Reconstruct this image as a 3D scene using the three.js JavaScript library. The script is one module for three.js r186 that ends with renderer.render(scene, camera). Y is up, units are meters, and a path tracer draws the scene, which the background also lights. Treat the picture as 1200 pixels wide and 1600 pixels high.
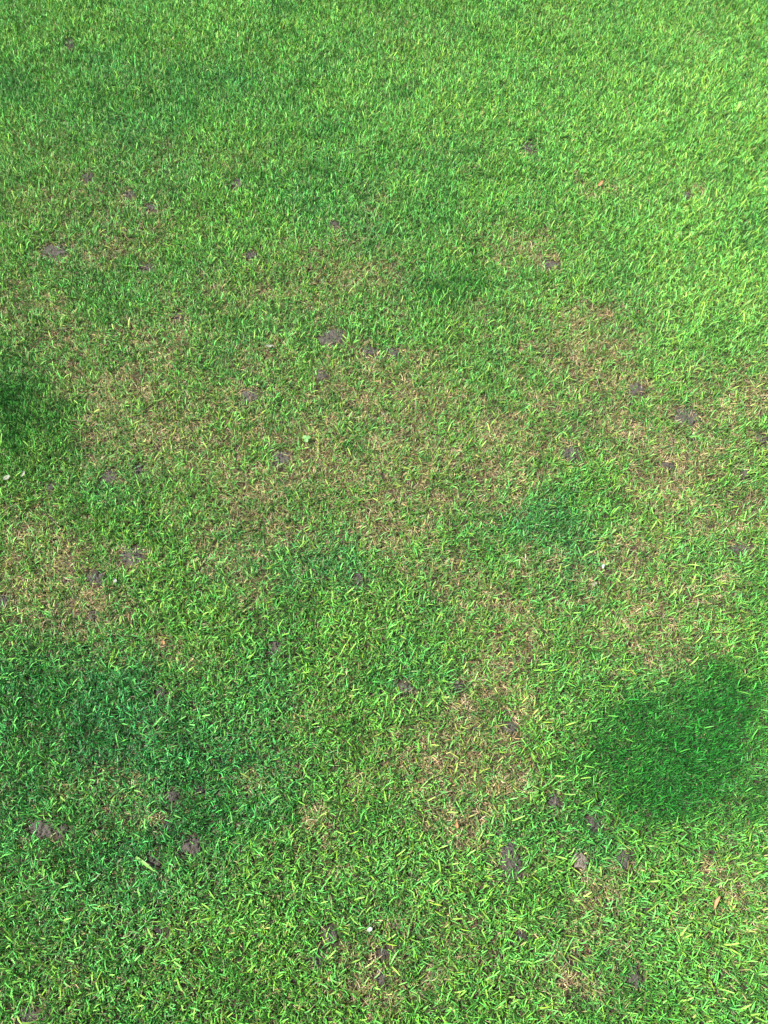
import * as THREE from 'three';
import { mergeGeometries } from 'three/addons/utils/BufferGeometryUtils.js';
import { createNoise2D } from 'simplex-noise';

// ------------------------------------------------------------------ camera, sky, sun, exposure
const scene = new THREE.Scene();
const EYE = 1.25, PITCH = 60 * Math.PI / 180, FOV = 67;
const camera = new THREE.PerspectiveCamera(FOV, 768 / 1024, 0.02, 2000);
camera.position.set(0, EYE, 0);
camera.lookAt(0, EYE - Math.sin(PITCH), -Math.cos(PITCH));
camera.updateMatrixWorld(true);

const renderer = new THREE.WebGLRenderer({ antialias: true });
renderer.setSize(768, 1024);
renderer.toneMapping = THREE.LinearToneMapping;
renderer.toneMappingExposure = 3.55;
renderer.shadowMap.enabled = true;
renderer.shadowMap.type = THREE.PCFSoftShadowMap;

const SUN_EL = 52 * Math.PI / 180, SUN_AZ = -1.7;          // azimuth from straight ahead (-z), positive to the right
const sunDir = new THREE.Vector3(Math.cos(SUN_EL) * Math.sin(SUN_AZ), Math.sin(SUN_EL), -Math.cos(SUN_EL) * Math.cos(SUN_AZ));
// a bright, thinly overcast sky: soft cloud all over, a little brighter towards the sun
function hazySky() {
  const W = 512, H = 256, d = new Float32Array(W * H * 4), v = new THREE.Vector3(), na = createNoise2D(rng(71)), nb = createNoise2D(rng(72));
  for (let j = 0; j < H; j++) for (let i = 0; i < W; i++) {
    const ph = (i + 0.5) / W * 2 * Math.PI - Math.PI, el = ((j + 0.5) / H - 0.5) * Math.PI;
    v.set(Math.cos(el) * Math.cos(ph), Math.sin(el), Math.cos(el) * Math.sin(ph));
    const up = Math.max(0.12, v.y), cx = v.x / (up + 0.25), cz = v.z / (up + 0.25);
    const cloud = 0.5 + 0.3 * na(cx * 1.3, cz * 1.3) + 0.2 * nb(cx * 3.4, cz * 3.4);
    const near = Math.pow(Math.max(0, v.dot(sunDir)), 6) * 0.5, b = (v.y < 0 ? 0.3 : 0.46 + 0.22 * cloud + near) * SKY_LEVEL, w = 0.5 + 0.5 * clampSky(cloud);
    d.set([b * (0.86 + 0.13 * w), b * (0.93 + 0.06 * w), b * (1.03 - 0.03 * w), 1], (j * W + i) * 4);
  }
  const t = new THREE.DataTexture(d, W, H, THREE.RGBAFormat, THREE.FloatType);
  t.mapping = THREE.EquirectangularReflectionMapping; t.magFilter = t.minFilter = THREE.LinearFilter; t.wrapS = THREE.RepeatWrapping; t.needsUpdate = true;
  return t;
}
const SKY_LEVEL = 0.42, clampSky = v => Math.min(1, Math.max(0, v));
scene.background = hazySky();
scene.environment = scene.background;

const sun = new THREE.DirectionalLight(new THREE.Color(1, 0.96, 0.9), 4.2);
sun.position.copy(sunDir).multiplyScalar(8).add(new THREE.Vector3(0, 0, -1));
sun.target.position.set(0, 0, -1);
sun.castShadow = true; sun.shadow.radius = 5; sun.shadow.mapSize.set(4096, 4096);
Object.assign(sun.shadow.camera, { left: -3, right: 3, top: 3, bottom: -3, near: 0.5, far: 20 });
scene.add(sun, sun.target);

// ------------------------------------------------------------------ helpers
function rng(seed) { let a = seed >>> 0; return () => { a = (a + 0x6D2B79F5) | 0; let t = Math.imul(a ^ (a >>> 15), 1 | a); t = (t + Math.imul(t ^ (t >>> 7), 61 | t)) ^ t; return ((t ^ (t >>> 14)) >>> 0) / 4294967296; }; }
const R = rng(20240611);
const rnd = (a, b) => a + (b - a) * R();
const gauss = () => { let s = 0; for (let i = 0; i < 6; i++) s += R(); return (s - 3) / 0.7071; };
const n1 = createNoise2D(rng(11)), n2 = createNoise2D(rng(12)), n3 = createNoise2D(rng(13)), n4 = createNoise2D(rng(14));
const clamp = (v, a = 0, b = 1) => Math.min(b, Math.max(a, v));
const smooth = (a, b, v) => { const t = clamp((v - a) / (b - a)); return t * t * (3 - 2 * t); };
const T = Math.tan(FOV * Math.PI / 360), SP = Math.sin(PITCH), CP = Math.cos(PITCH);
// a place on the ground for a place in the plan I drew of the lawn (1200 wide, 1600 deep)
function spot(px, py) {
  const u = (px / 600 - 1) * T * 0.75, v = (1 - py / 800) * T;
  const d = EYE / (SP - v * CP);
  return [u * d, -(CP + v * SP) * d, d];
}
function plan(x, z) {
  const d = -z * CP + EYE * SP, v = (-z * SP - EYE * CP) / d, u = x / d;
  return [(u / (T * 0.75) + 1) * 600, (1 - v / T) * 800, d];
}
const PXM = 600 / (T * 0.75);        // plan units for one metre at distance 1
const groundY = (x, z) => 0.006 * n1(x * 1.1, z * 1.1) + 0.0035 * n2(x * 4.3, z * 4.3);
const used = {};
function numbered(name) { const k = used[name] = (used[name] ?? -1) + 1; return k ? `${name}_${String(k).padStart(3, '0')}` : name; }

// ------------------------------------------------------------------ how the turf differs from place to place
// [x, y, rx, ry, amount] on the plan
const DRY = [
  [740, 1190, 100, 85, .95], [780, 1080, 60, 50, .65], [720, 1250, 75, 50, .8], [660, 1140, 50, 45, .5], [755, 1310, 40, 40, .7], [690, 1200, 50, 50, .6],
  [800, 1030, 60, 40, .55], [985, 890, 60, 60, .75], [1000, 980, 90, 70, .65], [1040, 1020, 50, 45, .65], [1110, 930, 60, 50, .5], [810, 960, 60, 60, .6],
  [730, 930, 50, 50, .6], [680, 895, 40, 28, .55], [850, 900, 50, 50, .45], [910, 570, 100, 80, .7], [960, 540, 60, 50, .5], [880, 640, 60, 60, .5],
  [940, 295, 42, 20, .6], [1085, 297, 35, 18, .5], [820, 385, 90, 36, .6], [850, 410, 40, 25, .5], [1010, 735, 55, 60, .65], [1020, 775, 28, 28, .7], [1100, 740, 80, 80, .5],
  [1150, 790, 60, 60, .45], [790, 740, 55, 50, .65], [800, 690, 60, 40, .5], [640, 790, 85, 70, .65], [610, 850, 28, 30, .75], [550, 760, 100, 60, .55], [640, 660, 90, 60, .6],
  [600, 590, 80, 60, .5], [500, 660, 90, 60, .5], [460, 720, 70, 50, .5], [190, 640, 80, 50, .65], [230, 690, 80, 45, .6], [310, 670, 70, 50, .6], [380, 640, 50, 50, .4],
  [130, 400, 80, 40, .5], [210, 360, 80, 40, .45], [130, 540, 80, 60, .4], [100, 920, 110, 60, .6], [90, 980, 80, 40, .55], [150, 960, 40, 40, .5], [60, 870, 90, 60, .45],
  [270, 1020, 50, 28, .6], [400, 935, 28, 30, .85], [540, 1045, 24, 26, .85], [500, 1110, 50, 40, .35], [220, 1255, 65, 32, .6], [120, 1222, 35, 20, .55], [495, 1310, 50, 40, .7],
  [575, 1210, 40, 30, .6], [430, 1215, 30, 22, .6], [1125, 1395, 60, 50, .7], [1170, 1265, 40, 40, .6], [940, 1400, 60, 45, .5], [890, 1555, 60, 50, .8], [930, 1460, 50, 60, .55],
  [600, 1500, 85, 70, .6], [735, 1490, 42, 40, .5], [100, 1560, 38, 28, .7], [650, 1440, 50, 40, .4], [560, 1570, 60, 40, .5], [370, 800, 80, 60, .5], [430, 830, 50, 40, .45],
  [350, 860, 50, 40, .45], [460, 440, 120, 60, .4], [550, 420, 70, 50, .4], [300, 250, 120, 28, .4], [200, 315, 110, 36, .4], [40, 330, 80, 50, .4], [60, 240, 120, 50, .3], [60, 560, 60, 60, .35], [590, 320, 30, 30, .4], [610, 450, 60, 45, .45],
  [30, 480, 60, 50, .45], [1130, 620, 70, 50, .5], [1150, 1010, 40, 40, .4], [1180, 640, 40, 60, .4], [760, 490, 50, 40, .5], [1000, 640, 60, 50, .45], [730, 250, 50, 30, .2],
  [640, 60, 60, 40, .25], [880, 30, 60, 30, .25], [1100, 60, 60, 50, .2], [300, 480, 60, 60, .35], [250, 560, 60, 40, .45], [420, 560, 50, 40, .35], [20, 800, 50, 40, .4], [1040, 1110, 22, 40, .55]];
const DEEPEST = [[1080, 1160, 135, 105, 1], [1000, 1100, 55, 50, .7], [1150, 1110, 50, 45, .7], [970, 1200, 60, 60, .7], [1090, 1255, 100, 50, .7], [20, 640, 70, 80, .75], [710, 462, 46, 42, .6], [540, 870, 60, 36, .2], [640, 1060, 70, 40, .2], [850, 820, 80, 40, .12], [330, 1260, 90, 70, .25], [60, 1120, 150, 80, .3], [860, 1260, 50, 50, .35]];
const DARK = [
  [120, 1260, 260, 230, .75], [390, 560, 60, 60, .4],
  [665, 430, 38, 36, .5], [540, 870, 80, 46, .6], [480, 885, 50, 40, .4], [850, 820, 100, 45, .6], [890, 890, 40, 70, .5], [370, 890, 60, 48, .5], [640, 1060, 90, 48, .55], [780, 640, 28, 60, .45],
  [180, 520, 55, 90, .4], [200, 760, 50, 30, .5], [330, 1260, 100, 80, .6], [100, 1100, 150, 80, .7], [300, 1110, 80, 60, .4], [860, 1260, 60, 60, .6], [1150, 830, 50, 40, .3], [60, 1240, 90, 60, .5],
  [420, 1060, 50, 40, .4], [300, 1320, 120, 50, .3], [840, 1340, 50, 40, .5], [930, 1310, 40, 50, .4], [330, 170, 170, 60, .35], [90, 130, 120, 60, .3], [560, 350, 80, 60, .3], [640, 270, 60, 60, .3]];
const LIGHT = [
  [1080, 200, 220, 200, .7], [1110, 480, 100, 80, .8], [1045, 830, 50, 46, .6], [560, 980, 60, 60, .4], [350, 500, 70, 30, .4], [200, 1460, 200, 90, .35], [640, 1360, 90, 60, .5], [900, 1460, 120, 60, .3],
  [1140, 1500, 90, 90, .4], [620, 930, 40, 60, .6], [880, 480, 60, 50, .4], [200, 40, 250, 60, .3], [700, 150, 180, 100, .4], [1120, 960, 30, 60, .4], [150, 600, 40, 40, .4], [930, 1060, 30, 40, .4], [770, 600, 40, 30, .4]];
function field(list, px, py) {
  let keep = 1;
  for (const [x, y, rx, ry, a] of list) {
    const u = (px - x) / rx, v = (py - y) / ry, q = u * u + v * v;
    if (q < 5) keep *= 1 - a * Math.exp(-q * q * 0.15 - q * 0.6);
  }
  return 1 - keep;
}
function turf(x, z) {
  let [px, py, d] = plan(x, z);
  const k = PXM / Math.max(d, 0.3);
  const wx = x + 0.028 * n3(x * 7, z * 7) + 0.02 * n4(x * 19, z * 19) + 0.01 * n1(x * 48, z * 48), wz = z + 0.028 * n4(x * 7 + 9, z * 7) + 0.02 * n3(x * 19, z * 19 + 5) + 0.01 * n2(x * 48, z * 48);
  if (d > 0.3) [px, py] = plan(wx, wz);
  const mott = 0.5 * n2(x * 9, z * 9) + 0.3 * n1(x * 23, z * 23) + 0.2 * n3(x * 47, z * 47);
  const dry = field(DRY, px, py), dark = field(DEEPEST, px, py), cool = field(DARK, px, py), light = field(LIGHT, px, py);
  const base = 0.09 + 0.24 * smooth(480, 120, Math.abs(py - 700) + 0.12 * Math.abs(px - 640)) * (0.75 + 0.5 * n1(x * 3.3, z * 3.3));
  return { dry: clamp((1 - 0.85 * dark) * (base + dry * 0.8 + (mott + 0.9 * n4(x * 37, z * 37 + 3)) * (0.10 + 1.1 * dry * (1 - dry * 0.6)))), dark: clamp(dark + 0.4 * smooth(0.15, 0.7, n1(x * 5.3 + 20, z * 5.3) * 0.7 + n2(x * 15 + 7, z * 15) * 0.5) + (0.1 + 1.2 * dark * (1 - dark)) * (mott + 0.4 * n4(x * 37, z * 37 + 3))), cool: clamp(cool + 0.25 * mott), light: clamp(light - 0.12 * mott), mott, k, px, py };
}

// ------------------------------------------------------------------ the bare patches of soil (things)
// [x, y, rx, ry, turn in degrees, label]
const SOIL = [
  [66, 1296, 22, 11, 12, 'largest bare soil patch in the lower left lawn, long oval crossed by blades'],
  [98, 1301, 9, 9, 0, 'small round soil lump touching the right end of the large oval patch, lower left'],
  [298, 1323, 16, 14, 35, 'bare dark soil patch, rightmost and lowest right of the lower left cluster'],
  [238, 1347, 14, 8, 10, 'dark soil patch in the lower left with one broad pale blade across'],
  [270, 1245, 10, 9, 0, 'small dark soil lump, top of the lower left cluster, beside a straw patch'],
  [262, 1290, 9, 7, 0, 'small brown soil patch in the middle of the lower left cluster'],
  [312, 1233, 8, 5, 20, 'tiny soil patch deep in dark green grass, uppermost right of the lower left cluster'],
  [797, 1347, 17, 27, -12, 'tall bare dark soil patch at the lower tip of the big straw-coloured patch'],
  [972, 1343, 12, 14, 0, 'dark soil patch right of the pale dried lump in the lower right'],
  [926, 1288, 9, 12, 0, 'upright dark soil patch above and right of the pale dried lump'],
  [866, 1253, 9, 12, 0, 'small dark soil patch left of the deep green area in the lower right'],
  [797, 1137, 12, 8, 0, 'dark soil clod inside the right edge of the big straw-coloured patch'],
  [715, 1070, 10, 7, 0, 'small dark soil patch above the big straw-coloured patch, in green grass'],
  [632, 1075, 16, 7, 5, 'flat wide soil smear left of the small dark patch above the big straw area'],
  [515, 1463, 12, 14, -10, 'dark soil patch left of the white petal near the bottom middle'],
  [600, 1490, 9, 8, 0, 'small brown soil patch right of and below the white petal near the bottom'],
  [595, 1527, 10, 10, 0, 'soil patch lowest of the two in the dry grass at the bottom middle'],
  [495, 1502, 11, 7, 0, 'low dark soil patch left of the dry grass at the bottom middle'],
  [990, 1527, 10, 17, 0, 'narrow upright grey soil patch in the bottom right corner area'],
  [45, 1588, 17, 12, 0, 'grey brown soil patch cut by the bottom edge at the left corner'],
  [430, 1015, 10, 12, 0, 'upright dark soil hollow right of a dry tuft, left of the lawn centre'],
  [560, 905, 9, 8, 0, 'small dark soil patch in deep green grass at the lawn centre'],
  [152, 905, 14, 11, 0, 'dark soil patch at the left, below left of a longer grass-streaked soil smear'],
  [208, 872, 21, 13, 28, 'long slanting soil smear streaked with blades at the left of the lawn'],
  [147, 960, 7, 11, 0, 'narrow brown soil patch in dry grass at the left, lowest of three'],
  [172, 744, 13, 9, 0, 'round dark soil clod in green grass left of centre, the larger of a close pair'],
  [218, 733, 7, 8, 0, 'tiny soil patch just right of the round dark clod on the left'],
  [80, 759, 7, 5, 0, 'tiny dark soil lump beside pale bleached scraps near the left edge'],
  [390, 620, 15, 10, 15, 'dark soil patch crossed by pale blades, left of the upper centre'],
  [502, 588, 15, 9, 12, 'soil patch with a straw tuft on its left, near the upper centre'],
  [520, 528, 26, 13, -18, 'widest thin soil smear in the upper centre, grey and streaked with blades'],
  [575, 550, 18, 7, 8, 'thin broken soil streak between the wide grey smear and the patch on its right'],
  [614, 553, 12, 8, 0, 'small dark soil patch at the right end of the upper centre group'],
  [995, 610, 14, 12, 0, 'dark soil patch with a pale blade at its edge, right of the upper straw patch'],
  [1072, 652, 23, 12, 10, 'wide soil smear under curling blades near the right edge, upper half'],
  [890, 708, 16, 10, 0, 'grey soil smear below the upper straw patch, right of centre'],
  [1045, 727, 11, 6, 0, 'thin grey soil patch at the right, just above a pale dry tuft'],
  [1188, 687, 12, 7, 0, 'soil patch touching the right edge in the middle of the lawn'],
  [1158, 856, 19, 6, 0, 'wide dark soil streak near the right edge under longer blades'],
  [1163, 740, 8, 6, 0, 'small dark soil patch in yellowed grass close to the right edge'],
  [85, 393, 25, 9, 8, 'dark broken soil smear near the left edge in the upper lawn'],
  [372, 287, 11, 7, 0, 'dark soil patch in the upper left lawn, right of the band of dry grass'],
  [138, 278, 10, 6, 0, 'small grey soil patch in the upper left, above the dry band'],
  [203, 304, 11, 5, 0, 'flat soil patch with pale blades in the upper left dry band'],
  [522, 352, 10, 6, 0, 'small dark soil patch in green grass at the upper middle'],
  [393, 400, 10, 6, 0, 'faint soil patch in green grass below the upper left dark one'],
  [828, 226, 15, 6, -15, 'lone grey soil smear in bright green grass at the upper right'],
  [110, 68, 9, 5, 0, 'topmost soil speck, in bright grass near the upper left corner'],
  [238, 325, 10, 5, 0, 'small soil patch among pale blades, lowest in the upper left dry band'],
  [1072, 303, 9, 5, 0, 'tiny soil patch inside a small dry tuft at the upper right'],
  [280, 492, 6, 9, 0, 'narrow dark soil gap in green grass at the left, upper middle'],
  [230, 415, 12, 5, 0, 'faint flat soil patch right of the broken smear in the upper left'],
  [4, 940, 9, 12, 0, 'soil patch cut by the left edge beside dry brown grass'],
  [253, 1082, 8, 6, 0, 'tiny soil patch alone in deep green grass at the left, below the middle'],
  [440, 716, 17, 9, 0, 'brown soil hollow between dry tufts left of the lawn centre'],
  [250, 1458, 8, 7, 0, 'tiny dark soil patch alone in bright grass at the bottom left'],
  [814, 1461, 9, 7, 0, 'small dark soil patch in long green grass, right of the bottom middle'],
  [860, 413, 20, 6, 0, 'brown soil showing under the dry tuft at the upper right'],
  [905, 1346, 14, 12, 0, 'pale grey dried soil lump in the lower right, palest of all the patches']];
const PALE = SOIL.length - 1;
const soilSpots = SOIL.map(([px, py, rx, ry, turn]) => {
  const [x, z, d] = spot(px, py), s = d / PXM, el = Math.atan2(EYE, -z + 1e-6);
  const sl = Math.max(0.35, EYE / Math.hypot(EYE, z));
  return { x, z, rx: rx * s * (py < 620 ? 0.8 : 0.93), rz: ry * s / sl * (py < 620 ? 0.8 : 0.95), turn: -turn * Math.PI / 180, slope: Math.abs(z) / EYE };
});
function bare(x, z) {                 // 1 in the middle of a soil patch, 0 away from all of them
  let best = 0;
  for (const p of soilSpots) {
    const dx = x - p.x; let dz = z - p.z;
    if (Math.abs(dx) > 0.12 || Math.abs(dz) > 0.14) continue;
    dz -= 0.008 * p.slope;
    const c = Math.cos(p.turn), s = Math.sin(p.turn), u = (c * dx - s * dz) / (p.rx + 0.003), v = (s * dx + c * dz) / (p.rz + 0.004 + 0.006 * p.slope);
    const q = Math.sqrt(u * u + v * v) + 0.2 * n4(x * 70, z * 70) + 0.12 * n1(x * 210, z * 210);
    best = Math.max(best, smooth(1.2, 0.85, q));
  }
  return best;
}

// ------------------------------------------------------------------ textures
function noiseTexture(size, paint) {
  const data = new Uint8Array(size * size * 4);
  for (let j = 0; j < size; j++) for (let i = 0; i < size; i++) {
    const c = paint(i / size, j / size), o = (j * size + i) * 4;
    data[o] = clamp(c[0]) * 255; data[o + 1] = clamp(c[1]) * 255; data[o + 2] = clamp(c[2]) * 255; data[o + 3] = 255;
  }
  const t = new THREE.DataTexture(data, size, size);
  t.wrapS = t.wrapT = THREE.RepeatWrapping; t.magFilter = THREE.LinearFilter; t.minFilter = THREE.LinearMipmapLinearFilter; t.generateMipmaps = true; t.needsUpdate = true;
  return t;
}
// noise that joins at its edges: four corners blended
function tiled(n, f, u, v) {
  const a = n(u * f, v * f), b = n((u - 1) * f, v * f), c = n(u * f, (v - 1) * f), d = n((u - 1) * f, (v - 1) * f);
  return (a * (1 - u) + b * u) * (1 - v) + (c * (1 - u) + d * u) * v;
}
const grainAt = (u, v) => 0.45 * tiled(n1, 9, u, v) + 0.35 * tiled(n2, 31, u, v) + 0.3 * tiled(n3, 90, u, v);
const soilMap = noiseTexture(512, (u, v) => { const g = grainAt(u, v), w = tiled(n4, 60, u, v) > 0.66 ? 0.09 : 0; return [0.235 + 0.1 * g + w, 0.223 + 0.093 * g + w * 0.96, 0.2 + 0.083 * g + w * 0.86]; });
soilMap.colorSpace = THREE.SRGBColorSpace;
const soilBump = noiseTexture(512, (u, v) => { const g = 0.5 + 0.5 * grainAt(u, v); return [g, g, g]; });
const litterMap = noiseTexture(1024, (u, v) => {
  const a = tiled(n1, 22, u, v), b = tiled(n2, 70, u, v), c = tiled(n3, 200, u, v);
  const k = 0.5 + 0.3 * a + 0.25 * b + 0.2 * c;
  return [0.1 + 0.13 * k, 0.085 + 0.1 * k, 0.055 + 0.065 * k];
});
litterMap.colorSpace = THREE.SRGBColorSpace;

// ------------------------------------------------------------------ ground
{
  const line = [];
  for (let i = 0; i <= 100; i++) line.push(-3 + 0.06 * i);
  for (const far of [3.6, 5, 8, 14, 30, 80, 250, 700]) { line.push(far); line.unshift(-far); }
  const n = line.length, pos = [], uv = [], col = [], idx = [];
  for (let j = 0; j < n; j++) for (let i = 0; i < n; i++) {
    const x = line[i], z = line[j] - 1.2, near = Math.max(Math.abs(line[i]), Math.abs(line[j])) <= 3;
    pos.push(x, near ? groundY(x, z) : 0, z); uv.push(x / 0.4, z / 0.4);
    const far = Math.hypot(x, line[j]) > 3.4;
    col.push(...(far ? [0.75, 2.2, 0.5] : [1, 1, 1]));
  }
  for (let j = 0; j < n - 1; j++) for (let i = 0; i < n - 1; i++) { const a = j * n + i; idx.push(a, a + n, a + 1, a + 1, a + n, a + n + 1); }
  const g = new THREE.BufferGeometry();
  g.setAttribute('position', new THREE.Float32BufferAttribute(pos, 3)); g.setAttribute('uv', new THREE.Float32BufferAttribute(uv, 2)); g.setAttribute('color', new THREE.Float32BufferAttribute(col, 3));
  g.setIndex(idx); g.computeVertexNormals();
  const m = new THREE.Mesh(g, new THREE.MeshStandardMaterial({ map: litterMap, bumpMap: soilBump, bumpScale: 0.004, roughness: 0.95, vertexColors: true }));
  m.name = 'ground'; m.userData = { kind: 'structure', label: 'brown soil and thatch showing between the grass blades', category: 'ground' };
  m.receiveShadow = true; m.castShadow = true;
  scene.add(m);
}

// ------------------------------------------------------------------ blades
// one leaf: a folded, curved, tapering strip
function leaf(out, o) {
  const { x, z, y = 0, az, len, wide, lean, curl, twist = 0, tip = 0.25, color, segs = 3, side = 0, fold = 0.18 } = o;
  const start = out.pos.length / 3;
  let px = x, py = y, pz = z, a = az;
  for (let i = 0; i <= segs; i++) {
    const t = i / segs, th = lean + curl * t;
    const w = wide * 0.5 * (t < 0.55 ? 0.8 + 0.36 * t : 1 - (1 - tip) * ((t - 0.55) / 0.45) ** 1.5);
    const ca = Math.cos(a), sa = Math.sin(a), tw = twist * t;
    // across: horizontal, perpendicular to the heading, rolled by the twist; up: the leaf's upper face
    const dirx = Math.sin(th) * ca, diry = Math.cos(th), dirz = Math.sin(th) * sa;
    let ax = -sa, ay = 0, azz = ca;
    const ux = -Math.cos(th) * ca, uy = Math.sin(th), uz = -Math.cos(th) * sa;
    const cx = ax * Math.cos(tw) + ux * Math.sin(tw), cy = ay * Math.cos(tw) + uy * Math.sin(tw), cz = azz * Math.cos(tw) + uz * Math.sin(tw);
    const vx = -ax * Math.sin(tw) + ux * Math.cos(tw), vy = -ay * Math.sin(tw) + uy * Math.cos(tw), vz = -azz * Math.sin(tw) + uz * Math.cos(tw);
    const f = fold * w * 2;
    out.pos.push(px - cx * w + vx * f, py - cy * w + vy * f, pz - cz * w + vz * f, px, py, pz, px + cx * w + vx * f, py + cy * w + vy * f, pz + cz * w + vz * f);
    for (let k = 0; k < 3; k++) out.col.push(...color);
    if (i < segs) {
      const b = start + i * 3;
      out.idx.push(b, b + 1, b + 3, b + 1, b + 4, b + 3, b + 1, b + 2, b + 4, b + 2, b + 5, b + 4);
      const s = len / segs; px += dirx * s; py += diry * s; pz += dirz * s; a += side / segs;
    }
  }
}
function bladesToGeometry(out) {
  const g = new THREE.BufferGeometry();
  g.setAttribute('position', new THREE.Float32BufferAttribute(out.pos, 3)); g.setAttribute('color', new THREE.Float32BufferAttribute(out.col, 3));
  g.setIndex(out.idx); g.computeVertexNormals();
  return g;
}
const blank = () => ({ pos: [], col: [], idx: [] });
const leafMaterial = (rough, coat, through) => new THREE.MeshPhysicalMaterial({ color: 0xffffff, vertexColors: true, roughness: rough, clearcoat: coat, clearcoatRoughness: 0.35, specularIntensity: 0.45, transmission: through, thickness: 0, side: THREE.DoubleSide });
const greenMat = leafMaterial(0.68, 0.16, 0.14), dryMat = leafMaterial(0.9, 0.03, 0.2);

function greenTuft(fine) {
  const out = blank(), n = fine ? 7 : 5;
  for (let i = 0; i < n; i++) {
    const az = gauss() * 1.5, b = Math.exp(gauss() * 0.4), warm = gauss() * 0.2;
    let color = [b * (1 + warm), b, b * (1 - warm * 0.8)];
    const dice = R(), long = R() < 0.1 ? 1.28 : 1;
    if (dice < 0.04) color = [3.3 * b, 1.05 * b, 2.6 * b];                 // a dead leaf among the green ones
    else if (dice < 0.08) color = [1.6 * b, 1.05 * b, 1.0 * b];           // a yellowing one
    else if (dice < 0.22) color = [0.75 * b, 0.85 * b, 1.25 * b];
    else if (dice < 0.31) color = [0.5, 0.36, 0.4];                       // an old dull one         // a bluish one
    leaf(out, {
      x: gauss() * 0.0045, z: gauss() * 0.0045, az, len: long * (fine ? rnd(0.012, 0.024) : rnd(0.013, 0.033)), wide: fine ? rnd(0.001, 0.0018) : long * rnd(0.0012, 0.0027),
      lean: Math.abs(gauss()) * 0.4 + 0.12, curl: rnd(0.1, fine ? 0.9 : 1.35), twist: gauss() * 0.7, tip: R() < 0.45 ? rnd(0.5, 0.8) : rnd(0.05, 0.3), side: gauss() * 0.35, color,
    });
  }
  return bladesToGeometry(out);
}
function dryTuft() {
  const out = blank();
  for (let i = 0; i < 5; i++) {
    const b = Math.exp(gauss() * 0.42 - 0.06), warm = gauss() * 0.1;
    let color = [b * (1 + warm), b, b * (1 - warm)];
    const dice = R();
    if (dice < 0.16) color = [0.42 * b, 0.38 * b, 0.34 * b];               // rotten brown
    else if (dice < 0.28) color = [1.35, 1.45, 1.9];                        // bleached
    else if (dice < 0.48) color = [0.62 * b, 1.0 * b, 0.6 * b];            // still half green
    leaf(out, {
      x: gauss() * 0.006, z: gauss() * 0.006, y: rnd(0, 0.005), az: rnd(0, 6.283), len: rnd(0.012, 0.03), wide: rnd(0.0008, 0.0018),
      lean: rnd(0.7, 1.45), curl: rnd(-0.5, 0.75), twist: gauss() * 1.1, tip: rnd(0.1, 0.5), side: gauss() * 1.0, color, segs: 4, fold: 0.28,
    });
  }
  return bladesToGeometry(out);
}

// where the tufts stand
const VAR = 30;
const pots = { green: [], fine: [], dry: [] };
for (const k in pots) for (let i = 0; i < VAR; i++) pots[k].push({ m: [], c: [] });
const M = new THREE.Matrix4(), Q = new THREE.Quaternion(), E = new THREE.Euler(), P = new THREE.Vector3(), S = new THREE.Vector3();
function plant(kind, x, z, turn, sx, sy, color, sink = 0) {
  const pot = pots[kind][Math.floor(R() * VAR)];
  E.set(gauss() * 0.08, turn, gauss() * 0.08); Q.setFromEuler(E);
  P.set(x, groundY(x, z) - 0.001 - sink, z); S.set(sx, sy, sx);
  M.compose(P, Q, S); pot.m.push(...M.elements); pot.c.push(...color);
}
const mix3 = (a, b, t) => [a[0] + (b[0] - a[0]) * t, a[1] + (b[1] - a[1]) * t, a[2] + (b[2] - a[2]) * t];
const GREEN = [0.084, 0.278, 0.036], BLUEGREEN = [0.034, 0.215, 0.05], BRIGHT = [0.145, 0.375, 0.06], DEEP = [0.011, 0.135, 0.013], OLIVE = [0.1, 0.19, 0.042];
const STRAW = [0.41, 0.325, 0.165], BROWN = [0.17, 0.125, 0.062];
function grow(x, z, share, big) {
  const f = turf(x, z), b = bare(x, z);
  if (R() < b * 0.84) return;
  const turnField = 2.2 * n1(x * 1.7 + 4, z * 1.7) + 1.2 * n2(x * 6, z * 6);
  const turn = -turnField + gauss() * 1.3 + 0.6;
  const edge = b > 0.02 ? 0.7 : 1;
  // green
  const keep = 1 - 0.58 * smooth(0.25, 0.95, f.dry);
  if (R() < keep) {
    const fine = R() < f.dark * 0.95;
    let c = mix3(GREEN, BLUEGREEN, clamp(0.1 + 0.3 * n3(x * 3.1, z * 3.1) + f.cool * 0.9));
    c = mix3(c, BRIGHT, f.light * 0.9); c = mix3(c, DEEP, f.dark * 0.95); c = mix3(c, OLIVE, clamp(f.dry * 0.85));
    const l = Math.exp(gauss() * 0.2 + 0.16 * f.mott + 0.2 * n1(x * 60, z * 60)), sy = edge * (1 - 0.28 * f.dry) * (1 + 0.12 * f.mott + 0.2 * n2(x * 45, z * 45)) * rnd(0.7, 1.45);
    if (fine) plant('fine', x + 0.003, z - 0.002, turn + 2, big, big * sy, [c[0] * l * 0.8, c[1] * l * 0.8, c[2] * l * 0.8]);
    plant(fine ? 'fine' : 'green', x, z, turn, big * rnd(0.85, 1.15), big * sy, [c[0] * l, c[1] * l, c[2] * l]);
  }
  // dead
  if (R() < (1 - 0.8 * f.dark) * (0.08 + 0.8 * smooth(0.08, 0.9, f.dry))) {
    const t = clamp(0.45 + 0.5 * n4(x * 11, z * 11) + gauss() * 0.25), c = mix3(STRAW, BROWN, t), l = Math.exp(gauss() * 0.12);
    plant('dry', x + gauss() * 0.004, z + gauss() * 0.004, R() * 6.283, big * rnd(0.8, 1.15), big * rnd(0.7, 1.1) * (0.55 + 0.55 * f.dry), [c[0] * l, c[1] * l, c[2] * l]);
  }
}
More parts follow.
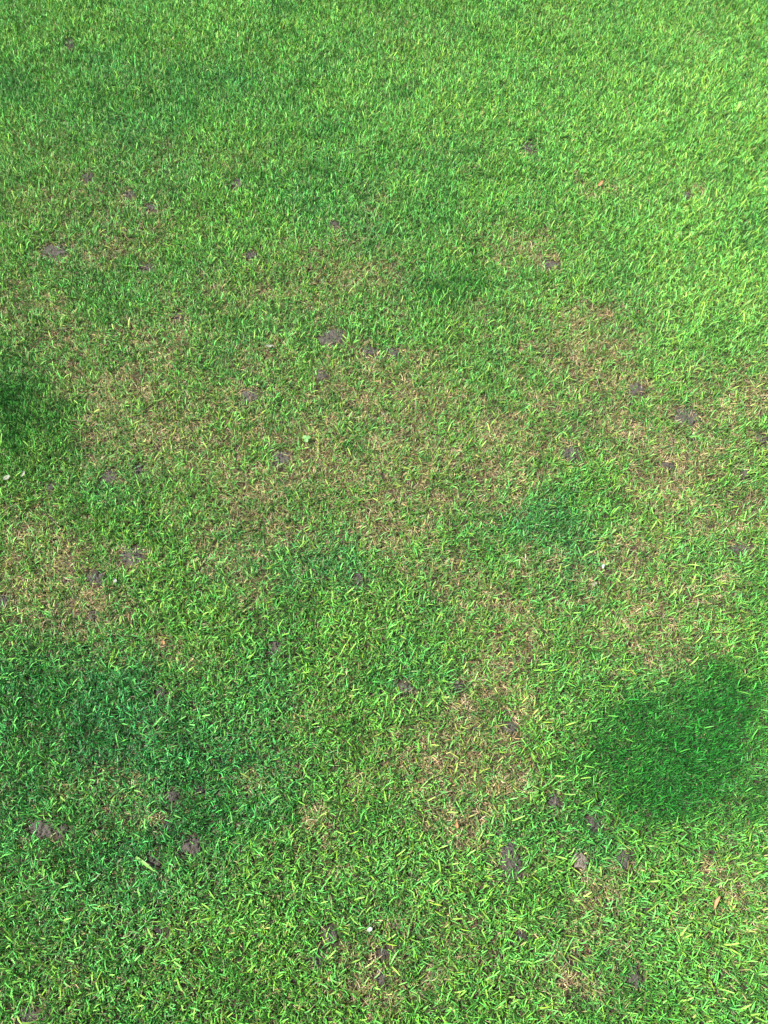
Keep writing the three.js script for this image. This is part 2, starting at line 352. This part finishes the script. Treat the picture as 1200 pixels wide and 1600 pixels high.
// the lawn in view and a good step round it: one tuft in every cell of a jittered grid
const CELL = 0.0055, SIZE = 0.61;
for (let z = 0.42; z > -3.05; z -= CELL) {
  const half = 0.36 * Math.max(0.9, -z * CP + EYE * SP) + 0.28 + (z > -0.1 ? 0 : 0.1);
  for (let x = -half; x < half; x += CELL) grow(x + rnd(-0.6, 0.6) * CELL, z + rnd(-0.6, 0.6) * CELL, 1, SIZE);
}
// farther out, coarser
for (let z = 1.2; z > -5; z -= 0.024) for (let x = -3.4; x < 3.4; x += 0.024) {
  const half = 0.36 * Math.max(0.9, -z * CP + EYE * SP) + 0.38;
  if (z < 0.42 && z > -3.05 && Math.abs(x) < half - 0.01) continue;
  grow(x + rnd(-0.6, 0.6) * 0.024, z + rnd(-0.6, 0.6) * 0.024, 1, 1.7);
}
let total = 0;
function stuff(name, label, category, kind, make, material) {
  const group = new THREE.Group(); group.name = name; group.userData = { kind: 'stuff', label, category };
  pots[kind].forEach((pot, i) => {
    const count = pot.m.length / 16; if (!count) return;
    const im = new THREE.InstancedMesh(make(), material, count);
    im.instanceMatrix.array.set(pot.m);
    im.instanceColor = new THREE.InstancedBufferAttribute(new Float32Array(pot.c), 3);
    im.name = i ? `blades_${String(i).padStart(3, '0')}` : 'blades'; im.userData.kind = 'stuff'; im.castShadow = im.receiveShadow = true;
    im.frustumCulled = false; group.add(im); total += count;
  });
  scene.add(group);
}
stuff('green_grass', 'short mown green grass covering the whole lawn', 'grass', 'green', () => greenTuft(false), greenMat);
stuff('fine_dark_grass', 'fine deep green grass in dense dark patches of the lawn', 'grass', 'fine', () => greenTuft(true), greenMat);
stuff('dead_grass', 'dry straw and brown dead grass lying in patches through the lawn', 'dead grass', 'dry', dryTuft, dryMat);
console.log('tufts', total, 'green', pots.green.reduce((s, p) => s + p.m.length / 16, 0), 'dry', pots.dry.reduce((s, p) => s + p.m.length / 16, 0));

// ------------------------------------------------------------------ soil patches
const soilMat = new THREE.MeshStandardMaterial({ map: soilMap, bumpMap: soilBump, bumpScale: 0.0035, roughness: 0.9 });
const paleSoilMat = new THREE.MeshStandardMaterial({ map: soilMap, color: new THREE.Color(3.0, 2.9, 2.8), bumpMap: soilBump, bumpScale: 0.004, roughness: 0.95 });
function moundGeometry(rx, rz, high, seed) {
  const rings = 12, around = 48, pos = [0, 0, 0], uv = [], idx = [], ox = seed * 3.7;
  const h = (x, z, r) => high * (Math.sqrt(Math.max(0, 1 - r * r * 0.98)) - 0.15) + 0.0018 * n1(x * 110 + ox, z * 110) + 0.0013 * n2(x * 330, z * 330 + ox) - (r > 0.99 ? 0.005 : 0);
  pos[1] = h(0, 0, 0);
  for (let j = 1; j <= rings; j++) for (let i = 0; i < around; i++) {
    const a = i / around * Math.PI * 2, q = 1 + 0.2 * n3(Math.cos(a) * 1.3 + ox, Math.sin(a) * 1.3) + 0.08 * n4(Math.cos(a) * 5, Math.sin(a) * 5 + ox), r = j / rings;
    const x = Math.cos(a) * r * q * rx, z = Math.sin(a) * r * q * rz;
    pos.push(x, h(x, z, r), z);
  }
  for (let i = 0; i < around; i++) idx.push(0, 1 + (i + 1) % around, 1 + i);
  for (let j = 0; j < rings - 1; j++) for (let i = 0; i < around; i++) {
    const a = 1 + j * around + i, b = 1 + j * around + (i + 1) % around; idx.push(a, b, a + around, b, b + around, a + around);
  }
  for (let k = 0; k < pos.length; k += 3) uv.push(pos[k] / 0.11 + seed * 0.37, pos[k + 2] / 0.11 + seed * 0.61);
  const g = new THREE.BufferGeometry();
  g.setAttribute('position', new THREE.Float32BufferAttribute(pos, 3)); g.setAttribute('uv', new THREE.Float32BufferAttribute(uv, 2));
  g.setIndex(idx); g.computeVertexNormals();
  return g;
}
function crumbGeometry(size) {
  const g = new THREE.IcosahedronGeometry(size, 1), p = g.attributes.position, sx = rnd(0.8, 1.3), sy = rnd(0.55, 0.9), k = R() * 50;
  for (let i = 0; i < p.count; i++) { const x = p.getX(i), y = p.getY(i), z = p.getZ(i), q = 1 + 0.3 * n1(x / size + k, y / size + z / size * 1.7); p.setXYZ(i, x * q * sx, y * q * sy, z * q); }
  g.computeVertexNormals();
  return g;
}
SOIL.forEach((row, i) => {
  const p = soilSpots[i], pale = i === PALE, mat = pale ? paleSoilMat : soilMat;
  const t = new THREE.Group(); t.name = numbered('soil_patch');
  t.userData = { label: row[5], category: 'soil patch', group: 'bare soil patches in the lawn' };
  t.position.set(p.x, groundY(p.x, p.z), p.z); t.rotation.y = p.turn;
  const high = pale ? 0.009 : 0.0022 + 0.002 * R();
  const m = new THREE.Mesh(moundGeometry(p.rx * 1.1, p.rz * 1.1, high, i + 1), mat); m.name = 'mound'; m.castShadow = m.receiveShadow = true; t.add(m);
  const bits = [];
  for (let k = 0; k < 4 + Math.round(120 * p.rx); k++) {
    const a = R() * 6.283, r = 0.25 + 0.85 * Math.sqrt(R()), c = crumbGeometry(rnd(0.0009, 0.0026));
    c.translate(Math.cos(a) * r * p.rx, r < 0.9 ? high * (Math.sqrt(1 - Math.min(0.9, r * r * 0.8)) - 0.15) + 0.0005 : 0.002, Math.sin(a) * r * p.rz); bits.push(c);
  }
  const c = new THREE.Mesh(mergeGeometries(bits), mat); c.name = 'crumbs'; c.userData.kind = 'stuff'; c.castShadow = c.receiveShadow = true; t.add(c);
  scene.add(t);
});

// ------------------------------------------------------------------ small things lying in the grass
const sheetMat = (r, g, b, through = 0.3) => new THREE.MeshPhysicalMaterial({ color: new THREE.Color(r, g, b), roughness: 0.85, transmission: through, thickness: 0, side: THREE.DoubleSide });
function scrap(name, label, category, group, px, py, len, wide, high, turn, cup, mat) {
  const nu = 8, nv = 6, pos = [], idx = [];
  for (let j = 0; j <= nv; j++) for (let i = 0; i <= nu; i++) {
    const u = i / nu * 2 - 1, v = j / nv * 2 - 1, w = Math.sqrt(Math.max(0.02, 1 - u * u)) * (0.9 + 0.1 * n1(u * 2 + px, v));
    pos.push(u * len / 2, cup * (u * u + v * v * 0.7) * len * 0.5 + 0.0009 * n2(u * 2 + py, v * 2), v * w * wide / 2);
  }
  for (let j = 0; j < nv; j++) for (let i = 0; i < nu; i++) { const a = j * (nu + 1) + i; idx.push(a, a + nu + 1, a + 1, a + 1, a + nu + 1, a + nu + 2); }
  const g = new THREE.BufferGeometry(); g.setAttribute('position', new THREE.Float32BufferAttribute(pos, 3)); g.setIndex(idx); g.computeVertexNormals();
  const m = new THREE.Mesh(g, mat), [x, z] = spot(px, py);
  m.name = numbered(name); m.userData = { label, category }; if (group) m.userData.group = group;
  m.position.set(x, groundY(x, z) + high * 0.62, z); m.rotation.set(0.25, turn, 0.2); m.castShadow = m.receiveShadow = true;
  scene.add(m);
}
const petalMat = sheetMat(0.42, 0.42, 0.44, 0.35), bleachMat = sheetMat(0.2, 0.22, 0.17), orangeMat = sheetMat(0.32, 0.16, 0.06), brownMat = sheetMat(0.36, 0.2, 0.09);
scrap('petal', 'white petal on dry grass near the bottom middle of the lawn', 'petal', 'white petals', 578, 1452, 0.008, 0.006, 0.021, 0.4, 0.25, petalMat);
scrap('petal', 'white petal beside the straw patch right of the lawn centre', 'petal', 'white petals', 941, 886, 0.009, 0.005, 0.019, 1.2, 0.3, petalMat);
scrap('petal', 'white petal just below the long slanting soil smear on the left', 'petal', 'white petals', 184, 913, 0.008, 0.006, 0.019, 2.2, 0.3, petalMat);
scrap('bleached_scrap', 'whitish rounded leaf scrap near the left edge, leftmost of the pale scraps', 'leaf scrap', 'bleached leaf scraps', 14, 750, 0.016, 0.01, 0.02, 0.2, 0.2, bleachMat);
scrap('bleached_scrap', 'white leaf scrap near the left edge, right of the rounded one', 'leaf scrap', 'bleached leaf scraps', 40, 745, 0.013, 0.006, 0.021, 1.1, 0.3, bleachMat);
scrap('bleached_scrap', 'bleached curled leaf scrap left of the wide grey soil smear', 'leaf scrap', 'bleached leaf scraps', 423, 550, 0.019, 0.006, 0.02, -0.2, 0.4, bleachMat);
scrap('bleached_scrap', 'pinkish white leaf scrap left of the straw patch right of centre', 'leaf scrap', 'bleached leaf scraps', 928, 914, 0.01, 0.006, 0.018, 0.6, 0.25, bleachMat);
scrap('fallen_leaf', 'orange brown curled leaf in the small dry tuft at the upper right', 'leaf', null, 936, 292, 0.02, 0.009, 0.02, 0.8, 0.35, orangeMat);
scrap('fallen_leaf', 'small orange leaf scrap on the dry tuft at the left below the middle', 'leaf', null, 258, 1008, 0.009, 0.005, 0.02, 2.0, 0.3, orangeMat);
scrap('fallen_leaf', 'thin brown curled leaf in the dry patch at the lower right edge', 'leaf', null, 1112, 1409, 0.02, 0.006, 0.019, 1.1, 0.4, brownMat);
scrap('fallen_leaf', 'pale tan leaf scrap on the big straw-coloured patch', 'leaf', null, 712, 1290, 0.01, 0.006, 0.02, 1.8, 0.3, orangeMat);

// one broad blade lying over a soil patch, one clover
{
  const out = blank(), [x, z] = spot(214, 1340);
  leaf(out, { x: 0, z: 0, y: 0.006, az: 0.5, len: 0.04, wide: 0.0042, lean: 1.2, curl: 0.45, twist: 0.3, tip: 0.08, side: 0.15, color: [0.13, 0.28, 0.06], segs: 8 });
  const m = new THREE.Mesh(bladesToGeometry(out), greenMat); m.name = 'broad_blade'; m.userData = { label: 'broad pale green grass blade lying across a soil patch in the lower left', category: 'grass blade' };
  m.position.set(x, groundY(x, z), z); m.castShadow = m.receiveShadow = true; scene.add(m);
  const c = new THREE.Group(), [cx, cz] = spot(480, 694); c.name = 'clover'; c.userData = { label: 'pale green clover in the dry grass left of the lawn centre', category: 'clover' };
  c.position.set(cx, groundY(cx, cz), cz); scene.add(c);
  const cm = new THREE.MeshPhysicalMaterial({ color: new THREE.Color(0.11, 0.3, 0.07), roughness: 0.75, clearcoat: 0.1, clearcoatRoughness: 0.4, transmission: 0.25, thickness: 0, side: THREE.DoubleSide });
  const stem = new THREE.Mesh(new THREE.TubeGeometry(new THREE.QuadraticBezierCurve3(new THREE.Vector3(-0.004, -0.002, 0.003), new THREE.Vector3(0, 0.008, 0.001), new THREE.Vector3(0, 0.0175, 0)), 8, 0.0005, 6), cm);
  stem.name = 'stem'; stem.castShadow = stem.receiveShadow = true; c.add(stem);
  for (let k = 0; k < 3; k++) {
    const pos = [], idx = [], nu = 6, nv = 6;
    for (let j = 0; j <= nv; j++) for (let i = 0; i <= nu; i++) {
      const t = i / nu, v = j / nv * 2 - 1, w = 0.0042 * Math.pow(Math.sin(Math.PI * Math.min(0.97, 0.04 + t * 0.8)), 0.7);
      pos.push(t * 0.0085 - 0.0008 * (1 - v * v) * (t > 0.9 ? 1 : 0), 0.0012 * Math.abs(v) - 0.0016 * t * t, v * w);
    }
    for (let j = 0; j < nv; j++) for (let i = 0; i < nu; i++) { const a = j * (nu + 1) + i; idx.push(a, a + nu + 1, a + 1, a + 1, a + nu + 1, a + nu + 2); }
    const g = new THREE.BufferGeometry(); g.setAttribute('position', new THREE.Float32BufferAttribute(pos, 3)); g.setIndex(idx); g.computeVertexNormals();
    const l = new THREE.Mesh(g, cm); l.name = k ? `leaflet_00${k}` : 'leaflet'; l.position.y = 0.0175; l.rotation.y = 0.5 + k * 2.094; l.castShadow = l.receiveShadow = true; c.add(l);
  }
}

renderer.render(scene, camera);
